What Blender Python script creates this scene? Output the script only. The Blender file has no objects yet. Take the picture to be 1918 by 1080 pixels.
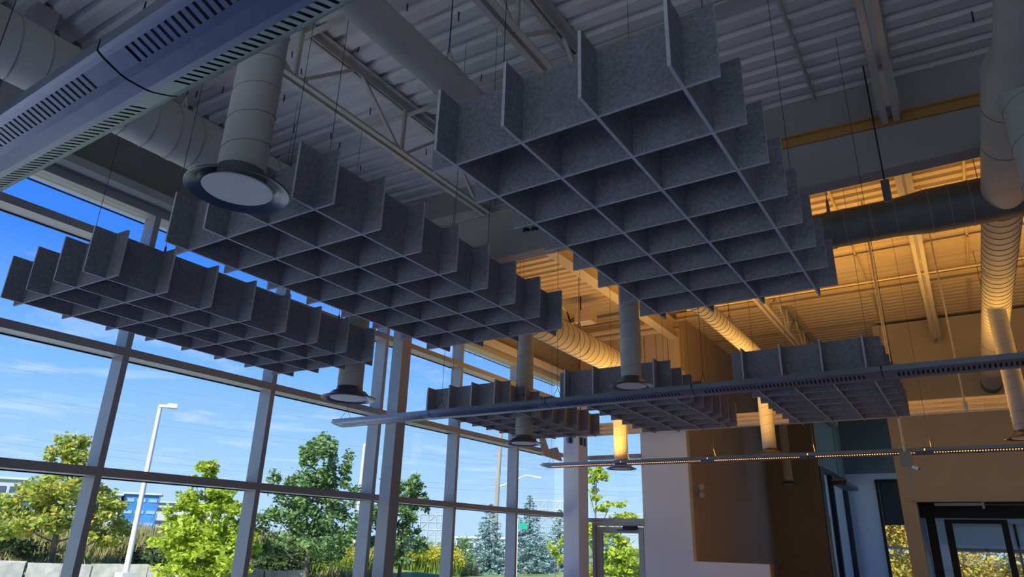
import bpy, math, random
import numpy as np
from mathutils import Vector, Matrix

random.seed(7)
rng = np.random.default_rng(7)
S = bpy.context.scene
COL = S.collection
EYE = 1.7                                   # height of the camera above the floor


def H(h):                                   # height measured from the eye -> world z
    return EYE + h


# ------------------------------------------------------------------ camera
yaw, pitch, roll, FPX = 0.583799, 0.356917, 0.0286753, 1265.377
F = Vector((-math.sin(yaw) * math.cos(pitch), math.cos(yaw) * math.cos(pitch), math.sin(pitch)))
R = Vector((math.cos(yaw), math.sin(yaw), 0))
U = R.cross(F)
R2 = R * math.cos(roll) + U * math.sin(roll)
U2 = -R * math.sin(roll) + U * math.cos(roll)
cd = bpy.data.cameras.new('camera')
cam = bpy.data.objects.new('camera', cd)
COL.objects.link(cam)
m = Matrix((R2, U2, -F)).transposed().to_4x4()
m.translation = (0, 0, EYE)
cam.matrix_world = m
cd.sensor_width = 36
cd.lens = FPX / 1918 * 36
cd.clip_start = 0.05
cd.clip_end = 600
S.camera = cam

# ------------------------------------------------------------------ sky, sun, exposure
w = bpy.data.worlds.new('sky')
S.world = w
w.use_nodes = True
nt = w.node_tree
nt.nodes.clear()
out = nt.nodes.new('ShaderNodeOutputWorld')
bg = nt.nodes.new('ShaderNodeBackground')
tc = nt.nodes.new('ShaderNodeTexCoord')
sep = nt.nodes.new('ShaderNodeSeparateXYZ')
nt.links.new(tc.outputs['Generated'], sep.inputs[0])
ramp = nt.nodes.new('ShaderNodeValToRGB')
nt.links.new(sep.outputs['Z'], ramp.inputs[0])
stops = [(0.0, (.52, .72, .95)), (.08, (.40, .64, .94)), (.2, (.22, .49, .93)), (.34, (.055, .25, .92)),
         (.5, (.03, .17, .80)), (1.0, (.02, .12, .62))]
el = ramp.color_ramp.elements
el[0].position, el[0].color = stops[0][0], (*stops[0][1], 1)
el[1].position, el[1].color = stops[-1][0], (*stops[-1][1], 1)
for p_, c_ in stops[1:-1]:
    e_ = el.new(p_)
    e_.color = (*c_, 1)
# thin wispy cloud on a flat layer: direction divided by its height
zc = nt.nodes.new('ShaderNodeMath'); zc.operation = 'MAXIMUM'; zc.inputs[1].default_value = .03
nt.links.new(sep.outputs['Z'], zc.inputs[0])
dv = nt.nodes.new('ShaderNodeVectorMath'); dv.operation = 'DIVIDE'
nt.links.new(tc.outputs['Generated'], dv.inputs[0])
cmb = nt.nodes.new('ShaderNodeCombineXYZ')
for i_ in range(3):
    nt.links.new(zc.outputs[0], cmb.inputs[i_])
nt.links.new(cmb.outputs[0], dv.inputs[1])
cn = nt.nodes.new('ShaderNodeTexNoise')
cn.inputs['Scale'].default_value = .9
cn.inputs['Detail'].default_value = 9
cn.inputs['Roughness'].default_value = .62
cn.inputs['Distortion'].default_value = .5
nt.links.new(dv.outputs[0], cn.inputs['Vector'])
cr = nt.nodes.new('ShaderNodeMapRange')
cr.inputs['From Min'].default_value = .54
cr.inputs['From Max'].default_value = .82
cr.inputs['To Max'].default_value = .75
nt.links.new(cn.outputs['Fac'], cr.inputs['Value'])
mx = nt.nodes.new('ShaderNodeMixRGB')
mx.inputs[2].default_value = (.80, .88, .97, 1)
nt.links.new(cr.outputs[0], mx.inputs[0])
nt.links.new(ramp.outputs[0], mx.inputs[1])
nt.links.new(mx.outputs[0], bg.inputs['Color'])
bg.inputs['Strength'].default_value = .86
nt.links.new(bg.outputs[0], out.inputs[0])

sd = bpy.data.lights.new('sun', 'SUN')
sd.energy = 6.0
sd.angle = .009
sd.color = (1, .95, .86)
sun = bpy.data.objects.new('sun', sd)
COL.objects.link(sun)
sun.rotation_euler = Vector((.12, -.72, .68)).to_track_quat('Z', 'Y').to_euler()

S.view_settings.view_transform = 'Standard'
S.view_settings.look = 'None'
S.view_settings.gamma = 1
S.view_settings.exposure = 0.5
S.view_settings.use_curve_mapping = False
S.cycles.use_denoising = True
S.cycles.max_bounces = 10
S.cycles.diffuse_bounces = 5
S.cycles.glossy_bounces = 4
S.cycles.transparent_max_bounces = 16
S.cycles.sample_clamp_indirect = 6


# ------------------------------------------------------------------ materials
def mat(name, col, rough=.7, metal=0, noise=0, scale=8, bump=0, bscale=60, col2=None, spec=.3, emit=None, island=None,
        trans=0, stretch=None):
    ma = bpy.data.materials.new(name)
    ma.use_nodes = True
    t = ma.node_tree
    b = t.nodes['Principled BSDF']
    b.inputs['Base Color'].default_value = (*col, 1)
    b.inputs['Roughness'].default_value = rough
    b.inputs['Metallic'].default_value = metal
    b.inputs['Specular IOR Level'].default_value = spec
    co = t.nodes.new('ShaderNodeTexCoord')
    src = co.outputs['Object']
    if stretch:
        mp = t.nodes.new('ShaderNodeMapping')
        mp.inputs['Scale'].default_value = stretch
        t.links.new(src, mp.inputs[0])
        src = mp.outputs[0]
    colout = None
    if noise or col2:
        n = t.nodes.new('ShaderNodeTexNoise')
        n.inputs['Scale'].default_value = scale
        n.inputs['Detail'].default_value = 5
        t.links.new(src, n.inputs['Vector'])
        r = t.nodes.new('ShaderNodeValToRGB')
        a = col2 or tuple(max(0, c * (1 - noise)) for c in col)
        z = col if col2 else tuple(min(1, c * (1 + noise)) for c in col)
        r.color_ramp.elements[0].position = .32
        r.color_ramp.elements[1].position = .68
        r.color_ramp.elements[0].color = (*a, 1)
        r.color_ramp.elements[1].color = (*z, 1)
        t.links.new(n.outputs['Fac'], r.inputs[0])
        colout = r.outputs[0]
    if island:
        g = t.nodes.new('ShaderNodeNewGeometry')
        r = t.nodes.new('ShaderNodeValToRGB')
        e = r.color_ramp.elements
        e[0].color = (*island[0], 1)
        e[1].color = (*island[-1], 1)
        for k_, c_ in enumerate(island[1:-1]):
            q = e.new((k_ + 1) / (len(island) - 1))
            q.color = (*c_, 1)
        t.links.new(g.outputs['Random Per Island'], r.inputs[0])
        colout = r.outputs[0]
    if colout:
        t.links.new(colout, b.inputs['Base Color'])
    if bump:
        n2 = t.nodes.new('ShaderNodeTexNoise')
        n2.inputs['Scale'].default_value = bscale
        n2.inputs['Detail'].default_value = 3
        t.links.new(src, n2.inputs['Vector'])
        bp = t.nodes.new('ShaderNodeBump')
        bp.inputs['Strength'].default_value = bump
        bp.inputs['Distance'].default_value = .01
        t.links.new(n2.outputs['Fac'], bp.inputs['Height'])
        t.links.new(bp.outputs[0], b.inputs['Normal'])
    if emit:
        b.inputs['Emission Color'].default_value = (*emit[0], 1)
        b.inputs['Emission Strength'].default_value = emit[1]
    if trans:
        tr = t.nodes.new('ShaderNodeBsdfTranslucent')
        if colout:
            t.links.new(colout, tr.inputs[0])
        else:
            tr.inputs[0].default_value = (*col, 1)
        ms = t.nodes.new('ShaderNodeMixShader')
        ms.inputs[0].default_value = trans
        o = t.nodes['Material Output']
        t.links.new(b.outputs[0], ms.inputs[1])
        t.links.new(tr.outputs[0], ms.inputs[2])
        t.links.new(ms.outputs[0], o.inputs[0])
    return ma


def glass_mat(name, tint, refl=.05):
    ma = bpy.data.materials.new(name)
    ma.use_nodes = True
    t = ma.node_tree
    t.nodes.clear()
    o = t.nodes.new('ShaderNodeOutputMaterial')
    tr = t.nodes.new('ShaderNodeBsdfTransparent')
    tr.inputs[0].default_value = (*tint, 1)
    gl = t.nodes.new('ShaderNodeBsdfGlossy')
    gl.inputs['Roughness'].default_value = .02
    fr = t.nodes.new('ShaderNodeLayerWeight')
    fr.inputs[0].default_value = .12
    mr = t.nodes.new('ShaderNodeMapRange')
    mr.inputs['To Min'].default_value = refl * .5
    mr.inputs['To Max'].default_value = .25
    t.links.new(fr.outputs['Fresnel'], mr.inputs['Value'])
    ms = t.nodes.new('ShaderNodeMixShader')
    t.links.new(mr.outputs[0], ms.inputs[0])
    t.links.new(tr.outputs[0], ms.inputs[1])
    t.links.new(gl.outputs[0], ms.inputs[2])
    t.links.new(ms.outputs[0], o.inputs[0])
    return ma


M = dict(
    felt=mat('grey felt', (.285, .283, .312), .95, noise=.22, scale=90, bump=.35, bscale=220, spec=.1),
    felt_edge=mat('felt cut edge', (.60, .59, .64), .95, noise=.1, scale=60, spec=.1),
    deck=mat('painted steel deck', (.68, .67, .66), .55, noise=.05, scale=3, spec=.4),
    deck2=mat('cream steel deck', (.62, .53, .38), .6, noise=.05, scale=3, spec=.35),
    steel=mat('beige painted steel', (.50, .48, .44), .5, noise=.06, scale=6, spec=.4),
    orange_lit=mat('ochre painted steel', (.55, .30, .09), .5, noise=.06, scale=6, spec=.4),  # orange light from the far bay put into the beam's colour
    duct=mat('painted duct', (.50, .49, .47), .5, noise=.05, scale=5, spec=.4),
    seam=mat('duct seam', (.29, .28, .265), .6),
    galv=mat('galvanised grey duct', (.17, .18, .18), .6, noise=.15, scale=6, metal=.3),
    lamp=mat('brushed aluminium', (.29, .32, .39), .34, metal=.85, noise=.05, scale=20),
    lampdk=mat('dark joint metal', (.07, .075, .09), .45, metal=.5),
    tube_off=mat('unlit lamp tube', (.55, .55, .55), .4),
    tube_on=mat('lit lamp tube', (1, .7, .35), .4, emit=((1, .40, .10), 2.2)),
    ring=mat('polished flare', (.17, .18, .21), .28, metal=.95),
    disc=mat('white diffuser disc', (.78, .78, .78), .5),
    alu=mat('anodised mullion', (.42, .41, .41), .4, metal=.25, noise=.03, scale=10, spec=.4),
    rub=mat('black gasket', (.02, .02, .022), .6),
    cable=mat('steel cable', (.06, .06, .065), .4, metal=.6),
    white=mat('white wall paint', (.78, .81, .84), .75, noise=.03, scale=2, bump=.05),
    header=mat('grey header paint', (.26, .25, .24), .8, noise=.05, scale=2),
    ledge=mat('header ledge paint', (.48, .47, .46), .7),
    tan=mat('tan wall paint', (.52, .475, .36), .8, noise=.05, scale=2, bump=.05),
    brown=mat('brown wall paint', (.33, .28, .185), .8, noise=.05, scale=2, bump=.05),
    beige=mat('beige wall paint', (.52, .42, .30), .8, noise=.04, scale=2),
    greeng=mat('grey green wall paint', (.20, .215, .18), .8, noise=.04, scale=2),
    cool=mat('pale grey paint', (.66, .67, .65), .8, noise=.03),
    floor=mat('bounce tinted polished floor', (.37, .44, .58), .2, noise=.10, scale=1.5, spec=.5),  # unseen floor made blue to cool the light it bounces
    dark=mat('dark bronze frame', (.025, .026, .028), .45, metal=.3),
    blind=mat('grey roller blind', (.80, .78, .73), .85, bump=.15, bscale=150, trans=.62),
    blinddk=mat('dark roller blind', (.05, .055, .05), .85),
    bulk=mat('grey bulkhead paint', (.40, .39, .37), .8, noise=.04, scale=2),
    rail=mat('cream ribbed rail', (.84, .72, .50), .6, noise=.08, scale=7, stretch=(.4, 4, 4)),
    plastic=mat('pale grey plastic', (.38, .38, .40), .5),
    chrome=mat('chrome lamp head', (.6, .6, .6), .2, metal=.9),
    glass=glass_mat('window glass', (.93, .96, .98)),
    asphalt=mat('pale concrete paving', (.68, .69, .71), .9, noise=.2, scale=3),
    lawn=mat('lawn', (.22, .30, .09), .95, col2=(.13, .19, .06), scale=2),
    dirt=mat('meadow soil', (.16, .13, .07), .95, noise=.3, scale=1),
    stone=mat('pale limestone block', (.52, .50, .46), .9, noise=.25, scale=3, bump=.6, bscale=8),
    bark=mat('grey bark', (.12, .10, .085), .95, noise=.4, scale=14, bump=.6, bscale=30, stretch=(1, 1, .25)),
    leaf_y=mat('yellow green leaves', (.4, .5, .06), .6, island=[(.20, .32, .03), (.46, .58, .05), (.68, .74, .08), (.42, .55, .05)], trans=.45),
    leaf_m=mat('maple leaves', (.2, .3, .06), .6, island=[(.16, .28, .05), (.34, .46, .09), (.70, .68, .12), (.46, .56, .10), (.66, .44, .10)], trans=.45),
    leaf_g=mat('green leaves', (.1, .2, .05), .6, island=[(.08, .17, .06), (.17, .30, .10), (.32, .46, .17), (.20, .34, .12)], trans=.4),
    leaf_b=mat('blue green needles', (.1, .2, .2), .8, island=[(.09, .17, .16), (.19, .31, .29), (.38, .54, .50), (.24, .38, .36)], trans=.15),
    leaf_a=mat('autumn leaves', (.6, .4, .05), .6, island=[(.30, .34, .04), (.62, .50, .05), (.66, .34, .05), (.70, .56, .12), (.20, .26, .05)], trans=.35),
    grass=mat('meadow grass', (.3, .28, .1), .9, island=[(.22, .28, .07), (.44, .42, .15), (.60, .50, .26), (.36, .38, .12)], trans=.35),
    gold=mat('goldenrod flowers', (.8, .6, .03), .8, island=[(.62, .52, .02), (.80, .64, .04), (.50, .50, .04)], trans=.2),
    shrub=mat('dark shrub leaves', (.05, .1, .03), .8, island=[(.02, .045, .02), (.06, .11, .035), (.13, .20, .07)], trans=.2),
    pole=mat('white pole paint', (.72, .72, .72), .5),
    wood=mat('weathered pole wood', (.34, .30, .25), .9, noise=.2, scale=10, stretch=(1, 1, .1)),
    bwhite=mat('white facade', (.62, .64, .67), .8, noise=.04),
    bgrey=mat('pale grey facade', (.50, .53, .57), .8, noise=.04),
    bblue=mat('blue facade glass', (.06, .24, .58), .25, spec=.5, noise=.2, scale=.4),
    bband=mat('pale blue glass band', (.30, .48, .78), .3),
    bdark=mat('far window glass', (.08, .11, .16), .2),
    lattice=mat('pale lattice steel', (.42, .44, .46), .6),
    wire=mat('weathered wire', (.30, .33, .38), .6),
    teal=mat('green street sign', (.02, .38, .26), .5),
    blue_p=mat('blue plate', (.22, .33, .60), .4),
    black=mat('black plate', (.012, .012, .015), .4),
    orange=mat('warm wood and lit wall end', (.50, .28, .10), .5),
)


# ------------------------------------------------------------------ mesh helpers
class MB:
    def __init__(s):
        s.v, s.f = [], []

    def add(s, vs, fs):
        n = len(s.v)
        s.v += [tuple(q) for q in vs]
        s.f += [tuple(i + n for i in q) for q in fs]
        return s

    def box(s, x0, x1, y0, y1, z0, z1):
        return s.add([(x0, y0, z0), (x1, y0, z0), (x1, y1, z0), (x0, y1, z0), (x0, y0, z1), (x1, y0, z1), (x1, y1, z1), (x0, y1, z1)],
                     [(0, 3, 2, 1), (4, 5, 6, 7), (0, 1, 5, 4), (1, 2, 6, 5), (2, 3, 7, 6), (3, 0, 4, 7)])

    def bar(s, a, b, wx, wz, up=(0, 0, 1)):
        a, b = Vector(a), Vector(b)
        d = (b - a).normalized()
        sd_ = d.cross(Vector(up))
        if sd_.length < 1e-4:
            sd_ = d.cross(Vector((1, 0, 0)))
        sd_.normalize()
        u = sd_.cross(d)
        vs = []
        for q in (a, b):
            for i, j in ((-1, -1), (1, -1), (1, 1), (-1, 1)):
                vs.append(q + sd_ * (i * wx / 2) + u * (j * wz / 2))
        return s.add(vs, [(3, 2, 1, 0), (4, 5, 6, 7), (0, 1, 5, 4), (1, 2, 6, 5), (2, 3, 7, 6), (3, 0, 4, 7)])

    def tube(s, pts, rad, n=10, cap=True):
        pts = [Vector(q) for q in pts]
        if not isinstance(rad, (list, tuple)):
            rad = [rad] * len(pts)
        rings = []
        for i, q in enumerate(pts):
            d = (pts[min(i + 1, len(pts) - 1)] - pts[max(i - 1, 0)]).normalized()
            a = d.cross(Vector((0, 0, 1)))
            if a.length < .05:
                a = d.cross(Vector((1, 0, 0)))
            a.normalize()
            b = d.cross(a)
            rings.append([q + (a * math.cos(2 * math.pi * k / n) + b * math.sin(2 * math.pi * k / n)) * rad[i] for k in range(n)])
        vs = [v for r_ in rings for v in r_]
        fs = []
        for i in range(len(pts) - 1):
            for k in range(n):
                k2 = (k + 1) % n
                fs.append((i * n + k, i * n + k2, (i + 1) * n + k2, (i + 1) * n + k))
        if cap:
            fs.append(tuple(range(n)))
            fs.append(tuple(reversed(range((len(pts) - 1) * n, len(pts) * n))))
        return s.add(vs, fs)

    def lathe(s, c, prof, n=40):
        cx, cy, cz = c
        vs, fs = [], []
        for r, z in prof:
            for k in range(n):
                a = 2 * math.pi * k / n
                vs.append((cx + r * math.cos(a), cy + r * math.sin(a), cz + z))
        for i in range(len(prof) - 1):
            for k in range(n):
                k2 = (k + 1) % n
                fs.append((i * n + k, i * n + k2, (i + 1) * n + k2, (i + 1) * n + k))
        return s.add(vs, fs)

    def build(s, name, ma, parent=None, smooth=False):
        me = bpy.data.meshes.new(name)
        vs = s.v
        if parent is not None:
            L = world_loc(parent)
            vs = [(a - L[0], b - L[1], c - L[2]) for a, b, c in vs]
        me.from_pydata(vs, [], s.f)
        me.materials.append(ma)
        if smooth:
            me.polygons.foreach_set('use_smooth', [True] * len(me.polygons))
            try:
                me.set_sharp_from_angle(angle=math.radians(35))
            except Exception:
                pass
        o = bpy.data.objects.new(name, me)
        COL.objects.link(o)
        if parent is not None:
            o.parent = parent
        return o


def world_loc(o):
    L = Vector((0, 0, 0))
    while o is not None:
        L = L + o.location
        o = o.parent
    return L


def tag(o, label=None, cat=None, group=None, kind=None):
    if label: o['label'] = label
    if cat: o['category'] = cat
    if group: o['group'] = group
    if kind: o['kind'] = kind
    return o


def thing(name, label, cat, loc=(0, 0, 0), group=None, rz=0):
    o = bpy.data.objects.new(name, None)
    o.empty_display_size = .1
    COL.objects.link(o)
    o.location = loc
    o.rotation_euler = (0, 0, rz)
    return tag(o, label, cat, group)


def struct(name, mb, ma, label=None, parent=None):
    o = mb.build(name, ma, parent)
    if parent is None:
        tag(o, label, kind='structure')
    return o


def share(o, parent, dx=0, dy=0, dz=0):     # a further piece that shares a mesh
    c = o.copy()
    COL.objects.link(c)
    c.parent = parent
    c.location = Vector(o.location) + Vector((dx, dy, dz))
    return c


B = MB
XW = -5.95                                   # inner face of the window wall
XG = -6.13                                   # glass line
YF = 11.35                                   # white end wall


def roof(x):                                 # underside of the near, gently sloping roof
    return H(3.863 - .045 * (x + 3.87))


# ------------------------------------------------------------------ room shell
struct('floor', B().box(-6.2, 5.2, -5.2, 11.5, -.15, 0).box(-3.99, 5.2, 11.5, 17.25, -.15, 0).box(-4.1, -.86, 17.25, 21.2, -.15, 0), M['floor'], 'bounce tinted polished floor of the hall')
struct('wall_back', B().box(-6.3, 5.2, -5.2, -5.0, H(.3), H(5)), M['cool'], 'wall above the added glass behind the viewer')
wb = bpy.data.objects.new('window_14', None); COL.objects.link(wb); wb.location = (0, -5.1, 0)  # unseen glazing added behind the camera to let fill light in
tag(wb, 'window wall added behind the viewer for fill light', kind='structure')
for k in range(8):
    x = -6.0 + k * 1.55
    B().box(x - .03, x + .03, -5.2, -5.02, 0, H(.3)).build('mullion', M['alu'], wb)
    if k < 7:
        for z in (.05, H(-.62)):
            B().box(x + .03, x + 1.52, -5.2, -5.02, z - .035, z + .035).build('transom', M['alu'], wb)
        B().box(x + .03, x + 1.52, -5.15, -5.14, .08, H(.3)).build('pane', M['glass'], wb)
struct('wall_right', B().box(5.0, 5.2, -5.0, 17.25, 0, H(5)), M['cool'], 'plain wall on the right side of the hall')

# roof: one slab per bay, deck sheets are its pieces
sl = B()
for (y0, y1) in ((-5.2, 5.57),):
    vs = []
    for x in (-6.3, 5.2):
        for y in (y0, y1):
            for dz in (.07, .25):
                vs.append((x, y, roof(x) + dz))
    sl.add(vs, [(0, 2, 6, 4), (1, 5, 7, 3), (0, 1, 3, 2), (4, 6, 7, 5), (0, 4, 5, 1), (2, 3, 7, 6)])
ceil = struct('ceiling', sl, M['deck'], 'ribbed steel roof deck over the hall')
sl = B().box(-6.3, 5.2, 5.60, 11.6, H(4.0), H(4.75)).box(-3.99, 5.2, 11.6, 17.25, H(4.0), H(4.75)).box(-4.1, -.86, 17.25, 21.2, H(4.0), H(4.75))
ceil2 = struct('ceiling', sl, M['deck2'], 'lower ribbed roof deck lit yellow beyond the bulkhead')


def deck_profile(y0, n, pitch=.18, d=.042):
    pr = []
    for k in range(n):
        y = y0 + k * pitch
        pr += [(y, 0), (y + .092, 0), (y + .112, d), (y + .160, d)]
    pr.append((y0 + n * pitch, 0))
    return pr


def deck_sheet(parent, y0, n, x0, x1, zf, ma):
    pr = deck_profile(y0, n)
    pr = [(y0, .022)] + pr + [(y0 + n * .18 - .002, -.006), (y0 + n * .18 + .012, -.006)]
    vs, fs = [], []
    for x in (x0, x1):
        for y, dz in pr:
            vs.append((x, y, zf(x) + dz))
    k = len(pr)
    for i in range(k - 1):
        fs.append((i, i + 1, k + i + 1, k + i))
    return B().add(vs, fs).build('deck_sheet', ma, parent)


for k in range(15):
    deck_sheet(ceil, -5.25 + k * .72, 4, -6.0, 5.0, roof, M['deck'])
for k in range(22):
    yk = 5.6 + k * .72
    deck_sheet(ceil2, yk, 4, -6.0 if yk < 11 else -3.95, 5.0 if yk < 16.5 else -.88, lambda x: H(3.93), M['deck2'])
scr = B()
for k in range(64):
    x = random.uniform(-5.6, -2.6) if k < 50 else random.uniform(-2.2, 1)
    y = random.uniform(1.9, 5.2)
    z = roof(x)
    scr.tube([(x, y, z + .01), (x + random.uniform(-.008, .008), y + random.uniform(-.008, .008), z - random.uniform(.05, .085))], .006, 5)
sc_o = scr.build('hanging_fastener', M['cable'], ceil)
sc_o['kind'] = 'stuff'

# bulkhead between the two roof heights, with the closing panel above it
def beam_z(x):                               # underside of the beam that tops the bulkhead
    return H(3.186 - .045 * (x + .82))


struct('wall_bulkhead', B().add([(x, y, z) for z_ in (0, 1) for (x, y) in ((-5.9, 5.40), (5, 5.40), (5, 5.56), (-5.9, 5.56)) for z in ((H(2.785) if z_ == 0 else beam_z(x)),)],
    [(0, 3, 2, 1), (4, 5, 6, 7), (0, 1, 5, 4), (1, 2, 6, 5), (2, 3, 7, 6), (3, 0, 4, 7)]), M['bulk'],
    'grey painted bulkhead hanging across the hall under the roof')
struct('wall_upper', B().box(-6.1, 5.0, 5.565, 5.60, H(2.95), H(4.1)), M['bulk'], 'closing panel of the bulkhead up to the higher roof')

# left wall: header over the glass and its ledges
struct('wall_left', B().box(-6.3, -5.9, -5.0, YF + .2, H(2.83), H(5.0)), M['header'], 'dark grey header wall above the tall windows')
struct('trim_1', B().box(XG - .05, XW, -5.0, YF, H(2.755), H(2.83)), M['alu'], 'pale window head along the top of the glass')
struct('trim_2', B().box(XW + .05, -5.77, -5.0, YF, H(2.832), H(2.908)), M['ledge'], 'grey ledge above the window head')
struct('trim_3', B().box(XG - .02, XG + .02, -5.0, YF, 0, .12), M['alu'], 'sill under the tall windows')

# tall windows: mullions, transoms and panes of each bay
MY = [-4.75, -3.2, -1.65, -.12, 1.40, 2.955, 4.515, 6.14, 7.74, 9.32, 10.85]
TH = [-1.62, -.62, .44, 1.448, 2.412]
for n in range(len(MY) - 1):
    y0, y1 = MY[n], MY[n + 1]
    we = bpy.data.objects.new('window_%d' % (n + 1), None)
    COL.objects.link(we)
    we.location = (XW, y0, 0)
    tag(we, 'bay %d of the tall window wall' % (n + 1), kind='structure')
    B().box(XG, XW, y0 - .027, y0 + .027, 0, H(2.76)).build('mullion', M['alu'], we)
    zs = [0.1] + [H(t) for t in TH] + [H(2.757)]
    for t in TH:
        B().box(XG, XW, y0 + .028, y1 - .028, H(t) - .035, H(t) + .035).build('transom', M['alu'], we)
    for i in range(len(zs) - 1):
        za, zb = zs[i] + .035, zs[i + 1] - .035
        g = B().box(XG - .012, XG, y0 + .03, y1 - .03, za, zb).build('pane', M['glass'], we)
        k = B()
        k.box(XG - .014, XG + .004, y0 + .03, y1 - .03, za, za + .008)
        k.box(XG - .014, XG + .004, y0 + .03, y1 - .03, zb - .010, zb)
        k.build('gasket', M['rub'], g)

# steel columns near the glass
for (x0, x1, y0, y1, lab) in ((-5.76, -5.59, 1.46, 1.63, 'grey square steel column at the left edge behind the nearest linear light'),
                              (-5.76, -5.59, 6.04, 6.20, 'grey square steel column standing in front of the tall windows')):
    c = thing('steel_column', lab, 'column', ((x0 + x1) / 2, (y0 + y1) / 2, 0))
    B().box(x0, x1, y0, y1, .03, roof(-5.7) if y0 < 5 else H(3.92)).build('shaft', M['alu'], c)
    B().box(x0 - .06, x1 + .06, y0 - .06, y1 + .06, 0, .03).build('base_plate', M['alu'], c)
c = thing('boxed_column', 'thick boxed column in the far corner between windows and door', 'column', (-5.84, 11.07, 0))
B().box(-5.99, -5.69, 10.90, 11.26, 0, H(2.75)).build('shaft', M['white'], c)
p_ = B().box(-5.93, -5.80, 10.888, 10.902, H(.0) + 1.66 + .02, H(0) + 1.78).build('plate', M['blue_p'], c)
tag(p_, 'small blue plate')
p_ = B().box(-5.875, -5.815, 10.880, 10.890, H(1.665), H(1.775)).build('plate', M['black'], c)
tag(p_, 'small black plate')
p_ = B().box(-5.702, -5.688, 10.95, 11.19, H(1.635), H(1.775)).build('plate', M['black'], c)
B().box(-5.690, -5.684, 11.05, 11.10, H(1.64), H(1.77)).build('strip', M['blue_p'], p_)
br = thing('motor_bracket', 'pale bent bracket fixed to the window transom beside the far column', 'bracket', (-5.9, 10.2, H(1.35)))
B().add([(-5.94, 9.93, H(1.70)), (-5.94, 10.06, H(1.70)), (-5.94, 10.22, H(1.48)), (-5.94, 10.52, H(1.55)), (-5.94, 10.70, H(1.33)), (-5.94, 10.05, H(1.36)),
         (-5.90, 9.93, H(1.70)), (-5.90, 10.06, H(1.70)), (-5.90, 10.22, H(1.48)), (-5.90, 10.52, H(1.55)), (-5.90, 10.70, H(1.33)), (-5.90, 10.05, H(1.36))],
        [(0, 1, 2, 3, 4, 5), (11, 10, 9, 8, 7, 6), (0, 6, 7, 1), (1, 7, 8, 2), (2, 8, 9, 3), (3, 9, 10, 4), (4, 10, 11, 5), (5, 11, 6, 0)]).build('plate', M['ledge'], br)
B().tube([(-5.90, 10.33, H(1.46)), (-5.88, 10.33, H(1.46))], .02, 10).build('bolt', M['chrome'], br)
B().tube([(-5.90, 10.50, H(1.43)), (-5.88, 10.50, H(1.43))], .02, 10).build('bolt', M['chrome'], br)

# far end: glazed entrance beside the column
we = bpy.data.objects.new('window_11', None); COL.objects.link(we); we.location = (-5.69, YF, 0)
tag(we, 'narrow glazed bay over the entrance door', kind='structure')
for (a, b) in ((.40, 1.448), (1.448, 2.412), (2.412, 2.83)):
    B().box(-5.72, -4.70, YF + .05, YF + .062, H(a) + .03, H(b) - .03).build('pane', M['glass'], we)
for t in (.375, 1.448, 2.412):
    B().box(-5.72, -4.70, YF - .03, YF + .12, H(t) - .035, H(t) + .035).build('transom', M['alu'], we)
B().box(-5.72, -5.66, YF + .05, YF + .062, 0.1, H(.34)).build('pane', M['glass'], we)
do = bpy.data.objects.new('door_1', None); COL.objects.link(do); do.location = (-5.65, YF, 0)
tag(do, 'aluminium framed glass entrance door between the far column and white wall', kind='structure')
B().box(-5.655, -5.60, YF - .02, YF + .1, 0, H(.335)).build('jamb', M['alu'], do)
B().box(-5.60, -4.70, YF - .02, YF + .1, H(.285), H(.335)).build('door_head', M['alu'], do)
B().box(-5.58, -5.48, YF + .0, YF + .06, 0.02, H(.27)).build('stile', M['alu'], do)
B().box(-4.80, -4.71, YF + .0, YF + .06, 0.02, H(.27)).build('stile', M['alu'], do)
B().box(-5.48, -4.80, YF + .0, YF + .06, H(.17), H(.27)).build('rail', M['alu'], do)
B().box(-5.48, -4.80, YF + .0, YF + .06, 0.02, .25).build('rail', M['alu'], do)
B().box(-5.48, -4.80, YF + .025, YF + .035, .25, H(.17)).build('pane', M['glass'], do)
cl = B().box(-5.05, -4.80, YF - .07, YF - .01, H(.235), H(.29)).build('door_closer', M['dark'], do)
B().bar((-4.83, YF - .05, H(.23)), (-5.15, YF - .09, H(.215)), .02, .015).build('arm', M['dark'], cl)

# far white wall, its upper panels, low wall, alcove walls
struct('wall_far', B().box(-4.70, -3.87, YF, YF + .15, 0, H(2.9)).box(-3.87, -2.70, YF, YF + .15, 0, H(-.232)), M['white'],
       'white end wall beside the entrance with a low wall running on from it')
wf = struct('wall_far_upper', B().box(-5.9, -3.885, YF + .03, YF + .14, H(2.83), H(3.93)), M['beige'], 'upper end wall with tall panels')
for k in range(9):
    x0 = -5.88 + k * .222
    B().box(x0 + .006, x0 + .216, YF - .002, YF + .03, H(2.9), H(3.60)).build('panel', M['beige'], wf)
B().box(-5.9, -3.87, YF - .02, YF + .03, H(3.60), H(3.66)).build('rail', M['ledge'], wf)
B().box(-2.704, -2.69, YF - .002, YF + .152, 0, H(-.23)).build('lit_end_face', M['orange']).__setitem__('kind', 'structure')  # orange light on the low wall's end put into its colour
struct('wall_alcove', B().box(-3.99, -3.872, YF + .15, 17.1, 0, H(3.93)), M['beige'], 'tan side wall of the alcove beyond the white wall')
struct('wall_alcove_back', B().box(-3.872, -2.76, 17.0, 17.15, 0, H(3.93)), M['brown'], 'brown back wall of the alcove')
struct('wall_corridor', B().box(-2.9, -2.76, 17.15, 21.0, H(1.80), H(3.93)), M['greeng'], 'grey green wall above the glazed corridor front')
struct('wall_corridor_end', B().box(-2.76, -2.06, 21.0, 21.15, 0, H(1.79)).box(-2.06, -.98, 21.0, 21.15, 0, H(-.9)),
       M['cool'], 'pale end wall of the corridor')
struct('wall_corridor_top', B().box(-2.76, -.98, 21.0, 21.15, H(1.95), H(3.93)), M['greeng'], 'grey green upper end wall of the corridor')
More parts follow.
